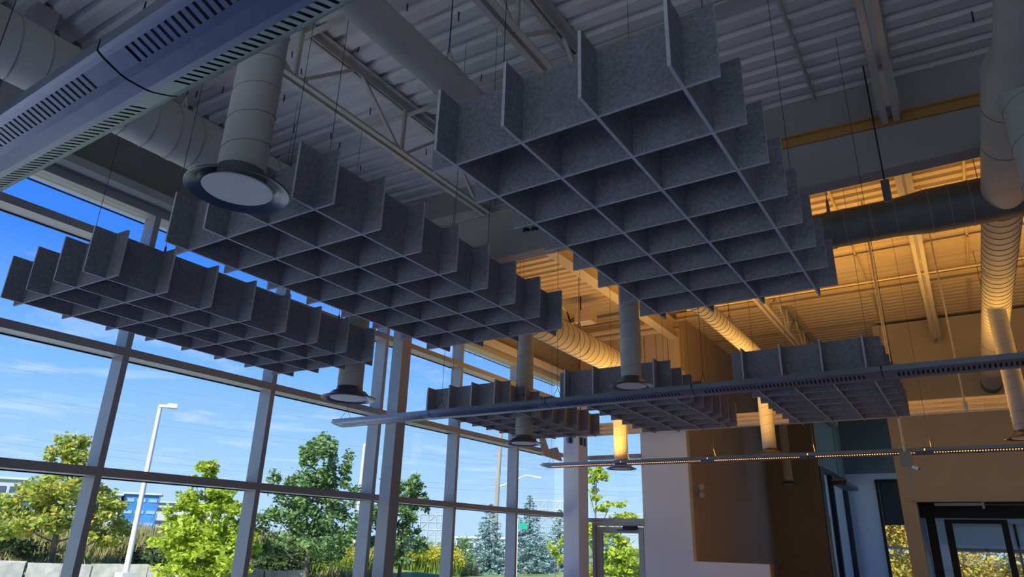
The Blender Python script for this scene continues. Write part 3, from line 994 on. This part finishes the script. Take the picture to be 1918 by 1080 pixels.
B().box(-2.58, -2.25, 17.3, 17.9, H(1.47), H(1.50)).build('top', M['orange'], t)
B().box(-2.56, -2.27, 17.3, 19.2, H(1.38), H(1.46)).build('body', M['lampdk'], t)
tag(B().tube([(-3.38, 5.40, H(3.03)), (-3.38, 5.33, H(3.01)), (-3.38, 5.31, H(2.98))], .018, 8).build('spot_hook', M['cable']), 'left of two dark hooks on the grey bulkhead', 'hook')
tag(B().tube([(-3.28, 5.40, H(3.02)), (-3.28, 5.33, H(3.0)), (-3.28, 5.31, H(2.97))], .018, 8).build('spot_hook', M['cable']), 'right of two dark hooks on the grey bulkhead', 'hook')

# ------------------------------------------------------------------ outdoors
def gz(x, y):                                # lie of the land
    d = math.hypot(x, y)
    k = max(0, min(1, (d - 12) / 8))
    side = max(0, min(1, (17 - y) / 8)) if x < -8 else 0
    return -.12 + k * .27 + max(0, min(1, (d - 24) / 1.6)) * .38 * side + (max(0, min(1, (d - 26.5) / 5)) * .75 * max(0, min(1, (25 - y) / 4)) if x < -8 else 0)


mb = B()
xs = [-260, -160, -110, -80, -60] + [-50 + 2 * i for i in range(30)] + [12, 20, 40]
ys = [-90, -60, -40] + [-30 + 2.5 * i for i in range(38)] + [70, 90, 120, 180, 260]
for x in xs:
    for y in ys:
        mb.v.append((x, y, -.16 if (-9 < x < 7 and -7 < y < 23.5) else gz(x, y)))
ny = len(ys)
for i in range(len(xs) - 1):
    for j in range(ny - 1):
        mb.f.append((i * ny + j, (i + 1) * ny + j, (i + 1) * ny + j + 1, i * ny + j + 1))
tag(mb.build('lawn', M['lawn'], None, True), 'green lawn and verge outside the windows', kind='structure')

struct('pavement', B().box(-17.5, -6.35, -28, 30, -.2, -.10).box(-6.35, 18, -28, -5.3, -.2, -.10).box(-.85, 18, 17.3, 24.2, -.2, -.10).box(-6.35, -.85, 21.4, 24.2, -.2, -.10), M['asphalt'], 'unseen pale paving added around the building to bounce light indoors')  # added out of view, pale so sunlight bounces up to the roof deck
struct('pavement', B().add([(x, y, z) for z in (-.25, .165) for (x, y) in ((-17.4, -28), (-17.4, 16.2), (-18.7, 16.3), (-20.2, 14.3), (-23.7, 7.5), (-25.5, 2), (-25.5, -28))],
    [tuple(range(6, -1, -1)), tuple(range(7, 14))] + [(i, (i + 1) % 7, 7 + (i + 1) % 7, 7 + i) for i in range(7)]), M['asphalt'], 'raised pale paving in front of the stone blocks')

# limestone block wall
def_pts = [(-23.9, 7.6), (-23.25, 9.2), (-22.55, 10.75), (-21.85, 12.1), (-21.1, 13.35), (-20.45, 14.4), (-19.6, 15.6), (-18.8, 16.7)]
t = thing('block_wall', 'low wall of pale rough stone blocks below the left trees', 'wall', (-22.5, 10.75, .3))
for i in range(len(def_pts) - 1):
    (xa, ya), (xb, yb) = def_pts[i], def_pts[i + 1]
    n_ = 2
    for j in range(n_):
        fa, fb = j / n_ + .008, (j + 1) / n_ - .008
        zt = (.80 - .035 * i) + random.uniform(-.03, .03)
        o = B()
        vs = []
        for z in (.0, zt):
            for (f_, s_) in ((fa, -.22), (fb, -.22), (fb, .22), (fa, .22)):
                dx, dy = xb - xa, yb - ya
                L = math.hypot(dx, dy)
                vs.append((xa + dx * f_ - dy / L * s_ + random.uniform(-.03, .03), ya + dy * f_ + dx / L * s_ + random.uniform(-.03, .03), z + (random.uniform(-.03, .03) if z else 0)))
        o.add(vs, [(0, 3, 2, 1), (4, 5, 6, 7), (0, 1, 5, 4), (1, 2, 6, 5), (2, 3, 7, 6), (3, 0, 4, 7)])
        o.build('stone', M['stone'], t)


def leaf_mesh(name, pts, size, ma, parent, droop=0., aspect=.55, jitter=.35):
    """each leaf a small folded diamond of its own"""
    P = np.asarray(pts, float) - np.array(world_loc(parent))
    n = len(P)
    d = rng.normal(size=(n, 3)); d[:, 2] = d[:, 2] * .5 - droop
    d /= np.linalg.norm(d, axis=1)[:, None]
    q = rng.normal(size=(n, 3)); q -= (q * d).sum(1)[:, None] * d
    q /= np.linalg.norm(q, axis=1)[:, None]
    nn = np.cross(d, q)
    s = size * (1 + jitter * rng.uniform(-1, 1, n))[:, None]
    V = np.stack([P - d * s * .5, P + q * s * aspect * .5 + nn * s * .08, P + d * s * .5, P - q * s * aspect * .5 + nn * s * .08], 1).reshape(-1, 3)
    me = bpy.data.meshes.new(name)
    me.vertices.add(4 * n); me.loops.add(4 * n); me.polygons.add(n)
    me.vertices.foreach_set('co', V.ravel())
    me.loops.foreach_set('vertex_index', np.arange(4 * n, dtype=np.int32))
    me.polygons.foreach_set('loop_start', np.arange(0, 4 * n, 4, dtype=np.int32))
    me.update(calc_edges=True)
    me.materials.append(ma)
    o = bpy.data.objects.new(name, me)
    COL.objects.link(o)
    o.parent = parent
    o['kind'] = 'stuff'
    return o


def blob(c, r, n):                           # points in an ellipsoid, denser at the skin, clumped
    k = max(5, int(n / 60))
    u = rng.normal(size=(k, 3)); u /= np.linalg.norm(u, axis=1)[:, None]
    cc = u * (rng.uniform(.25, 1, k) ** .5)[:, None] * np.array(r)
    m_ = n // k
    P = []
    for q in cc:
        v = rng.normal(size=(m_, 3)) * np.array(r) * .17
        P.append(q + v)
    return np.concatenate(P) + np.array(c)


VA = Vector((.545, .838, 0))                 # runs along the line of trees as seen through the glass


def tree(label, base, top, lobes, n, size, ma, lean=0, tr=.09, cat='tree', group='deciduous trees outside the windows', name='leafy_tree', trunk_to=.75):
    b = Vector(base)
    n = int(n * 1.05)
    t = thing(name, label, cat, b, group)
    hgt = top - b.z
    mid = b + Vector((random.uniform(-.12, .12), random.uniform(-.12, .12), hgt * .4)) + VA * lean * .4
    tip = b + Vector((0, 0, hgt * trunk_to)) + VA * lean
    tk = B().tube([b - Vector((0, 0, .2)), b + Vector((0, 0, hgt * .15)), mid, tip], [tr * 1.15, tr, tr * .65, tr * .15], 9).build('trunk', M['bark'], t, True)
    pts = []
    tot = sum(l[3] * l[4] * l[4] for l in lobes)
    for (a, dp, z, ra, rz_) in [(l[0], l[1], l[2], l[3], l[4]) for l in lobes]:
        c_ = Vector((b.x, b.y, 0)) + VA * a + Vector((-.838, .545, 0)) * dp
        c_.z = b.z + z
        k = max(.15, min(.95, (z - hgt * .12) / (hgt * trunk_to)))
        st = b.lerp(mid, min(1, k / .5)) if k < .5 else mid.lerp(tip, (k - .5) / .5)
        B().tube([st, st.lerp(c_, .55) + Vector((0, 0, -.05)), c_ + Vector((0, 0, rz_ * .3))], [tr * .35, tr * .22, tr * .08], 6).build('branch', M['bark'], tk)
        pts.append(blob(c_, (ra, ra, rz_), int(n * ra * rz_ * rz_ / sum(l[3] * l[4] * l[4] for l in lobes))))
    leaf_mesh('foliage', np.concatenate(pts), size, ma, t, .25)
    return t


# lobes: along the row, depth, height above base, radius, half height
tree('yellow green maple at the far left above the stone blocks', (-23.6, 10.9, .45), 4.85,
     [(0, 0, 3.7, .55, .6), (-.35, .1, 3.2, .5, .5), (.35, -.2, 3.0, .55, .5), (0, 0, 2.4, .9, .6), (-1.0, .2, 2.0, .7, .5), (.9, -.1, 2.0, .8, .5), (0, .3, 1.6, 1.0, .5), (-.9, -.2, 1.3, .9, .45), (1.1, .2, 1.3, .8, .45), (-1.6, .1, 1.7, .6, .4), (1.5, 0, 1.0, .6, .35)],
     9000, .17, M['leaf_m'], .1)
tree('bright yellow green low maple beside the white lamp post', (-19.1, 12.85, .35), 3.85,
     [(-.25, 0, 3.1, .32, .42), (-.55, 0, 2.7, .25, .25), (-.1, 0, 2.3, .7, .4), (-.7, .1, 1.9, .55, .35), (.6, 0, 1.9, .7, .4), (0, .2, 1.3, .9, .45), (-.8, -.1, 1.0, .7, .4), (.9, .1, 1.1, .7, .5), (.1, -.2, .6, 1.0, .4), (-.4, 0, .2, .9, .3), (.9, 0, .4, .7, .35)],
     8600, .17, M['leaf_y'], -.2, .05)
tree('dense green maple in the middle window bay', (-18.0, 15.9, .2), 4.95,
     [(.15, 0, 4.0, .5, .75), (-.45, .1, 3.9, .3, .6), (.65, 0, 3.6, .5, .6), (-.2, .1, 3.0, .8, .6), (-1.1, 0, 3.0, .5, .5), (.9, -.2, 2.7, .6, .5), (0, .2, 2.1, 1.0, .6), (-1.0, 0, 1.7, .8, .5), (1.0, 0, 1.7, .8, .6), (.2, -.3, 1.4, .9, .5), (-.9, .2, 1.1, .6, .35), (.9, .2, 1.0, .5, .4)],
     10500, .15, M['leaf_g'], .15)
tree('green maple hidden in part by the steel column', (-17.9, 20.2, .1), 4.15,
     [(.15, 0, 3.4, .5, .5), (-.5, 0, 3.2, .5, .5), (.6, .1, 2.9, .45, .4), (-.2, 0, 2.6, .7, .5), (-.9, 0, 2.2, .6, .5), (.3, 0, 2.0, .5, .4), (-.5, .1, 1.5, .7, .4), (.5, 0, 1.4, .6, .35), (0, 0, 1.0, .7, .35)],
     7000, .15, M['leaf_g'], -.05, .07)
tree('open yellow green locust behind the entrance door', (-8.85, 17.9, -.05), 4.1,
     [(0, 0, 3.6, .35, .25), (-.1, .1, 3.1, .4, .18), (.5, 0, 2.7, .45, .16), (.75, 0, 2.45, .5, .2), (1.1, .1, 2.35, .4, .16), (.4, 0, 1.9, .6, .25), (.9, -.1, 1.4, .7, .3), (.5, .1, .9, .8, .3), (1.3, 0, .8, .6, .3), (-.1, 0, 2.1, .3, .2)],
     6500, .13, M['leaf_y'], .1, .06, trunk_to=.9)
tree('small staked tree with a yellow green top near the far column', (-11.72, 20.95, .05), 1.95,
     [(0, 0, 1.6, .28, .35), (.05, 0, 1.3, .3, .25)], 700, .1, M['leaf_y'], 0, .025, trunk_to=.9)
for k, (x, y, hh, lab) in enumerate(((-5.0, 31.0, 5.2, 'autumn tree seen through the corridor end window'), (-1.2, 30.4, 5.2, 'yellow autumn tree left of centre in the vestibule window'),
                                     (2.6, 30.0, 5.2, 'orange autumn tree at the right of the vestibule window'))):
    tree(lab, (x, y, 0), hh, [(0, 0, hh * .75, 1.4, 1), (-1.0, 0, hh * .5, 1.5, 1), (1.1, 0, hh * .5, 1.5, 1), (0, .2, hh * .3, 1.9, .9), (.9, 0, hh * .15, 1.8, .7), (-1, 0, hh * .12, 1.8, .7)], 23000, .15, M['leaf_a'], 0, .1,
         group='autumn trees behind the building')


def spruce(label, base, hgt, rad, n):
    b = Vector(base)
    t = thing('blue_spruce', label, 'tree', b, 'blue spruces on the lawn')
    B().tube([b - Vector((0, 0, .2)), b + Vector((0, 0, hgt * .97))], [.09, .012], 8).build('trunk', M['bark'], t)
    P = []
    nt_ = int(hgt * 8)
    for i in range(nt_):
        f_ = (i + .5) / nt_
        z = hgt * (.04 + .94 * f_)
        r = rad * (1 - f_) ** .85 + .05
        nb = max(4, int(11 * (1 - f_) + 4))
        for j in range(nb):
            a = random.uniform(0, 2 * math.pi)
            L = r * random.uniform(.75, 1.12)
            m_ = max(14, int(n * L / (nt_ * rad * 5)))
            s = rng.uniform(.1, 1, m_) ** .7
            ww = rng.normal(size=(m_, 3)) * np.array([.055, .055, .03]) * (1.3 - .6 * s)[:, None] * (.4 + L)
            P.append(np.stack([b.x + np.cos(a) * L * s, b.y + np.sin(a) * L * s, b.z + z - .22 * L * s + .12 * L * s * s], 1) + ww)
    leaf_mesh('foliage', np.concatenate(P), .13, M['leaf_b'], t, .2, .42)


spruce('blue spruce left of the utility pole base', (-20.5, 29.6, .1), 3.4, 1.35, 7000)
spruce('tallest blue spruce in the window bay next to the far column', (-19.85, 32.4, .1), 4.0, 1.5, 8000)
spruce('blue spruce half hidden behind the far column', (-20.4, 36.7, .1), 3.5, 1.5, 7000)
spruce('blue spruce seen low through the entrance door glass', (-13.6, 28.6, .0), 2.5, 1.3, 5000)


def shrub(label, c, r, n, ma, size, name='shrub', cat='bush'):
    t = thing(name, label, cat, (c[0], c[1], gz(c[0], c[1])))
    leaf_mesh('foliage', blob(c, r, n), size, ma, t, 0)
    stm = B()
    for k in range(5):
        a = random.uniform(0, 6.28)
        stm.tube([(c[0], c[1], gz(c[0], c[1]) - .05), (c[0] + math.cos(a) * r[0] * .5, c[1] + math.sin(a) * r[1] * .5, c[2] + r[2] * .4)], [.03, .01], 5)
    stm.build('stem', M['bark'], t)


shrub('dark green bush left of the first blue spruce', (-20.0, 26.4, .85), (.75, .75, .85), 2600, M['leaf_g'], .1)
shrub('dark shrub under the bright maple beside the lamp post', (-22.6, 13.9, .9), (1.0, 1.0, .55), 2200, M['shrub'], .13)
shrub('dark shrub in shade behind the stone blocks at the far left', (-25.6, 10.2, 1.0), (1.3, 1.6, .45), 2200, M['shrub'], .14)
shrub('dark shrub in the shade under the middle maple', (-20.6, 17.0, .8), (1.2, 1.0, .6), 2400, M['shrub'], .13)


def blades(name, poly, n, h0, h1, ma, parent, wd=.03):
    """upright bent grass blades"""
    (xa, ya), (xb, yb), dep = poly
    d = np.array([xb - xa, yb - ya]); nrm = np.array([-d[1], d[0]]) / np.linalg.norm(d)
    u = rng.uniform(0, 1, n); v = rng.uniform(0, dep, n)
    x = xa + d[0] * u + nrm[0] * v; y = ya + d[1] * u + nrm[1] * v
    z = np.array([gz(a, b) for a, b in zip(x, y)]) - .03
    clump = .75 + .25 * np.sin(u * 23 + v * 2.1) * np.cos(u * 57)
    hh = rng.uniform(h0, h1, n) * clump
    a = rng.uniform(0, 6.28, n)
    wx, wy = np.cos(a) * wd / 2, np.sin(a) * wd / 2
    bx, by = rng.normal(size=n) * .2 * hh, rng.normal(size=n) * .2 * hh
    L = world_loc(parent)
    V = np.stack([np.stack([x - wx, y - wy, z], 1), np.stack([x + wx, y + wy, z], 1), np.stack([x + wx * .6 + bx * .4, y + wy * .6 + by * .4, z + hh * .65], 1),
                  np.stack([x + bx, y + by, z + hh], 1), np.stack([x - wx * .6 + bx * .4, y - wy * .6 + by * .4, z + hh * .65], 1)], 1) - np.array(L)
    me = bpy.data.meshes.new(name)
    me.vertices.add(5 * n); me.loops.add(5 * n); me.polygons.add(n)
    me.vertices.foreach_set('co', V.ravel())
    me.loops.foreach_set('vertex_index', np.arange(5 * n, dtype=np.int32))
    me.polygons.foreach_set('loop_start', np.arange(0, 5 * n, 5, dtype=np.int32))
    me.update(calc_edges=True)
    me.materials.append(ma)
    o = bpy.data.objects.new(name, me); COL.objects.link(o); o.parent = parent
    o['kind'] = 'stuff'
    return np.stack([x + bx, y + by, z + hh], 1), o


t = thing('meadow_grass', 'tall dry meadow grass behind the stone blocks and lamp post', 'grass', (-27, 15, 0.5))
t['kind'] = 'stuff'
blades('grass', ((-31, 2.0), (-19.5, 27.5), 7.5), 42000, .7, 1.35, M['grass'], t, .045)
blades('grass', ((-25.6, 7.8), (-18.3, 20.0), 2.2), 9000, .25, .6, M['grass'], t, .04)
t = thing('goldenrod_patch', 'patch of yellow goldenrod right of the steel column', 'flowers', (-19.8, 23.9, .2))
t['kind'] = 'stuff'
tips, _ = blades('stalk', ((-20.9, 22.4), (-18.7, 25.0), 2.6), 5200, .8, 1.35, mat('goldenrod stalk', (.25, .36, .05), .9, island=[(.16, .26, .04), (.34, .44, .06)], trans=.3), t, .04)
leaf_mesh('flower', np.concatenate([tips + rng.normal(size=tips.shape) * .04 - np.array([0, 0, k_ * .06]) for k_ in range(3)]), .07, M['gold'], t)
t = thing('goldenrod_patch', 'thin yellow goldenrod stems beside the middle maple', 'flowers', (-18.6, 18.6, .2))
t['kind'] = 'stuff'
tips, _ = blades('stalk', ((-20.6, 17.2), (-19.2, 20.2), 1.6), 2600, .6, 1.05, bpy.data.materials['goldenrod stalk'], t, .04)
leaf_mesh('flower', tips + rng.normal(size=tips.shape) * .05, .06, M['gold'], t)


def lamp_post(label, base, top, arm, r, foot=None):
    b = Vector(base)
    t = thing('lamp_post', label, 'lamp post', b, 'white street lights outside')
    B().tube([b - Vector((0, 0, .4)), (b.x, b.y, top)], [r, r * .72], 12).build('pole', M['pole'], t, True)
    e = Vector((b.x, b.y, top)) + VA * arm
    B().bar(Vector((b.x, b.y, top - .03)) - VA * .05, e, .14, .09).build('arm', M['pole'], t)
    B().bar(e - VA * arm * .35, e + VA * .16, .30, .13).build('lamp_head', M['pole'], t)
    if foot:
        B().tube([(b.x, b.y, b.z - .2), (b.x, b.y, b.z + foot)], .26, 16).build('foot', M['stone'], t)
    else:
        B().box(b.x - .2, b.x + .2, b.y - .2, b.y + .2, b.z - .15, b.z + .04).build('base_plate', M['pole'], t)
    return t


lamp_post('nearest white lamp post, by the bright yellow green maple', (-20.93, 11.78, .5), 5.40, .32, .085)
lamp_post('white lamp post on a concrete foot behind the middle maple', (-26.95, 26.8, -.05), 6.38, .55, .10, .5)
t = thing('light_mast', 'tall thin white mast rising behind the leftmost baffle', 'mast', (-38.55, 28.6, .6))
B().tube([(-38.55, 28.6, .2), (-38.55, 28.6, 17)], [.16, .09], 10).build('pole', M['pole'], t)
B().tube([(-38.55, 28.6, .1), (-38.55, 28.6, .6)], .3, 12).build('foot', M['stone'], t)
t = thing('utility_pole', 'weathered wooden utility pole with a street light arm', 'pole', (-25.95, 38.0, .2))
B().tube([(-25.95, 38.0, 0), (-25.7, 38.15, 10.4)], [.17, .12], 10).build('pole', M['wood'], t)
B().tube([(-25.8, 38.1, 4.95), (-25.0, 38.6, 5.35), (-24.3, 39.05, 5.75), (-23.75, 39.4, 5.68)], .05, 8).build('arm', M['pole'], t)
B().bar((-23.9, 39.3, 5.70), (-23.45, 39.6, 5.62), .16, .09).build('lamp_head', M['pole'], t)
for z in (7.0, 7.9):
    B().bar((-25.75 - .4, 38.13 - .3, z), (-25.75 + .4, 38.13 + .3, z), .06, .08).build('crossarm', M['wood'], t)
t = thing('street_sign', 'pair of green street name blades on a post by the spruces', 'sign', (-18.2, 28.7, 0))
B().tube([(-18.25, 28.68, -.1), (-18.25, 28.68, 2.7)], .035, 8).build('post', M['pole'], t)
B().bar((-18.62, 28.45, 2.16), (-18.3, 28.65, 2.16), .02, .46).build('blade', M['teal'], t)
B().bar((-18.2, 28.7, 2.36), (-17.85, 28.93, 2.36), .02, .28).build('blade', M['teal'], t)

# power lines
names = ['topmost', 'second', 'third', 'fourth', 'fifth', 'sixth', 'seventh', 'lowest']
for k, (zl, zr) in enumerate(((17.6, 13.0), (17.0, 12.2), (15.4, 10.9), (14.9, 10.4), (12.9, 8.6), (12.4, 8.2), (9.6, 6.6), (9.0, 6.2))):
    a, b = Vector((-69, 12, zl)), Vector((-27, 66, zr))
    pts = []
    for i in range(17):
        f_ = i / 16
        q = a.lerp(b, f_)
        q.z -= 4 * 1.3 * f_ * (1 - f_)
        pts.append(q)
    tag(B().tube(pts, .013, 5, False).build('power_line', M['wire']), '%s of the power lines crossing the sky' % names[k], 'cable', 'power lines outside')


def building(label, name, x, y, ang, wd, dp, z1, wall_ma, rows, cols, win_ma, win_h=.55):
    t = thing(name, label, 'building', (x, y, 0))
    c, s = math.cos(ang), math.sin(ang)
    T = lambda u, v, z: (x + u * c - v * s, y + u * s + v * c, z)

    def bx(u0, u1, v0, v1, za, zb):
        return B().add([T(u0, v0, za), T(u1, v0, za), T(u1, v1, za), T(u0, v1, za), T(u0, v0, zb), T(u1, v0, zb), T(u1, v1, zb), T(u0, v1, zb)],
                       [(0, 3, 2, 1), (4, 5, 6, 7), (0, 1, 5, 4), (1, 2, 6, 5), (2, 3, 7, 6), (3, 0, 4, 7)])
    bx(0, wd, 0, dp, -1, z1).build('wall', wall_ma, t)
    bx(-.3, wd + .3, -.3, dp + .3, z1, z1 + .25).build('roof', M['bwhite'], t)
    for r_ in range(rows):
        for q in range(cols):
            u0 = wd * (q + .12) / cols; u1 = wd * (q + .88) / cols
            za = z1 * (r_ + .5 - win_h / 2) / rows; zb = z1 * (r_ + .5 + win_h / 2) / rows
            bx(u0, u1, -.08, .02, za, zb).build('window', win_ma, t)
    return t


A_ = math.atan2(.838, .545)
building('pale grey flat roofed building behind the left trees', 'office_building', -107.0, 54.2, A_, 2.6, 12, 6.4, M['bgrey'], 3, 1, M['bdark'], .2)
building('office building with a blue glass front behind the lamp post', 'office_building', -105.6, 56.9, A_, 4.6, 5, 6.7, M['bblue'], 4, 3, M['bband'], .28)
building('long white banded building behind the bright maple', 'office_building', -112.3, 65.6, A_, 12.5, 10, 6.0, M['bwhite'], 3, 3, M['bdark'], .25)
building('white block between the far left tree and mullion', 'office_building', -113.2, 52.9, A_, 3.2, 9, 8.2, M['bwhite'], 3, 1, M['bgrey'], .3)
building('grey building at the left edge behind the far left tree', 'office_building', -103.0, 38.6, A_, 3.4, 9, 7.3, M['bgrey'], 3, 2, M['bdark'], .3)
building('low pale shed with dark windows behind the blue spruce', 'shed', -60.6, 79.5, math.atan2(.588, .809), 9, 6, 1.85, M['bwhite'], 1, 7, M['bdark'], .4)


def lattice(label, x, y, ang, wd, hgt, nx, nz, rad=.09):
    t = thing('lattice_frame', label, 'frame', (x, y, 0))
    c, s = math.cos(ang), math.sin(ang)
    T = lambda u, v, z: (x + u * c - v * s, y + u * s + v * c, z)
    for v in (0, 2.5):
        for i in range(nx + 1):
            B().tube([T(wd * i / nx, v, -.5), T(wd * i / nx, v, hgt)], rad, 6).build('post', M['lattice'], t)
        for j in range(1, nz + 1):
            B().tube([T(0, v, hgt * j / nz), T(wd, v, hgt * j / nz)], rad * .8, 6).build('beam', M['lattice'], t)
        for i in range(nx):
            for j in range(nz):
                if (i + j) % 2 == 0:
                    B().tube([T(wd * i / nx, v, hgt * j / nz), T(wd * (i + 1) / nx, v, hgt * (j + 1) / nz)], rad * .6, 5).build('brace', M['lattice'], t)
    return t


lattice('pale steel lattice frame behind the goldenrod', -58.9, 68.0, math.atan2(.63, .77), 4.0, 4.5, 4, 5)
lattice('tall pale substation frame left of the far column', -57.2, 94.0, math.atan2(.5, .866), 5.5, 7.7, 5, 6, .08)
lattice('long pale substation frame seen above the entrance door', -47.5, 96.5, math.atan2(.35, .94), 14.0, 5.9, 9, 4, .08)
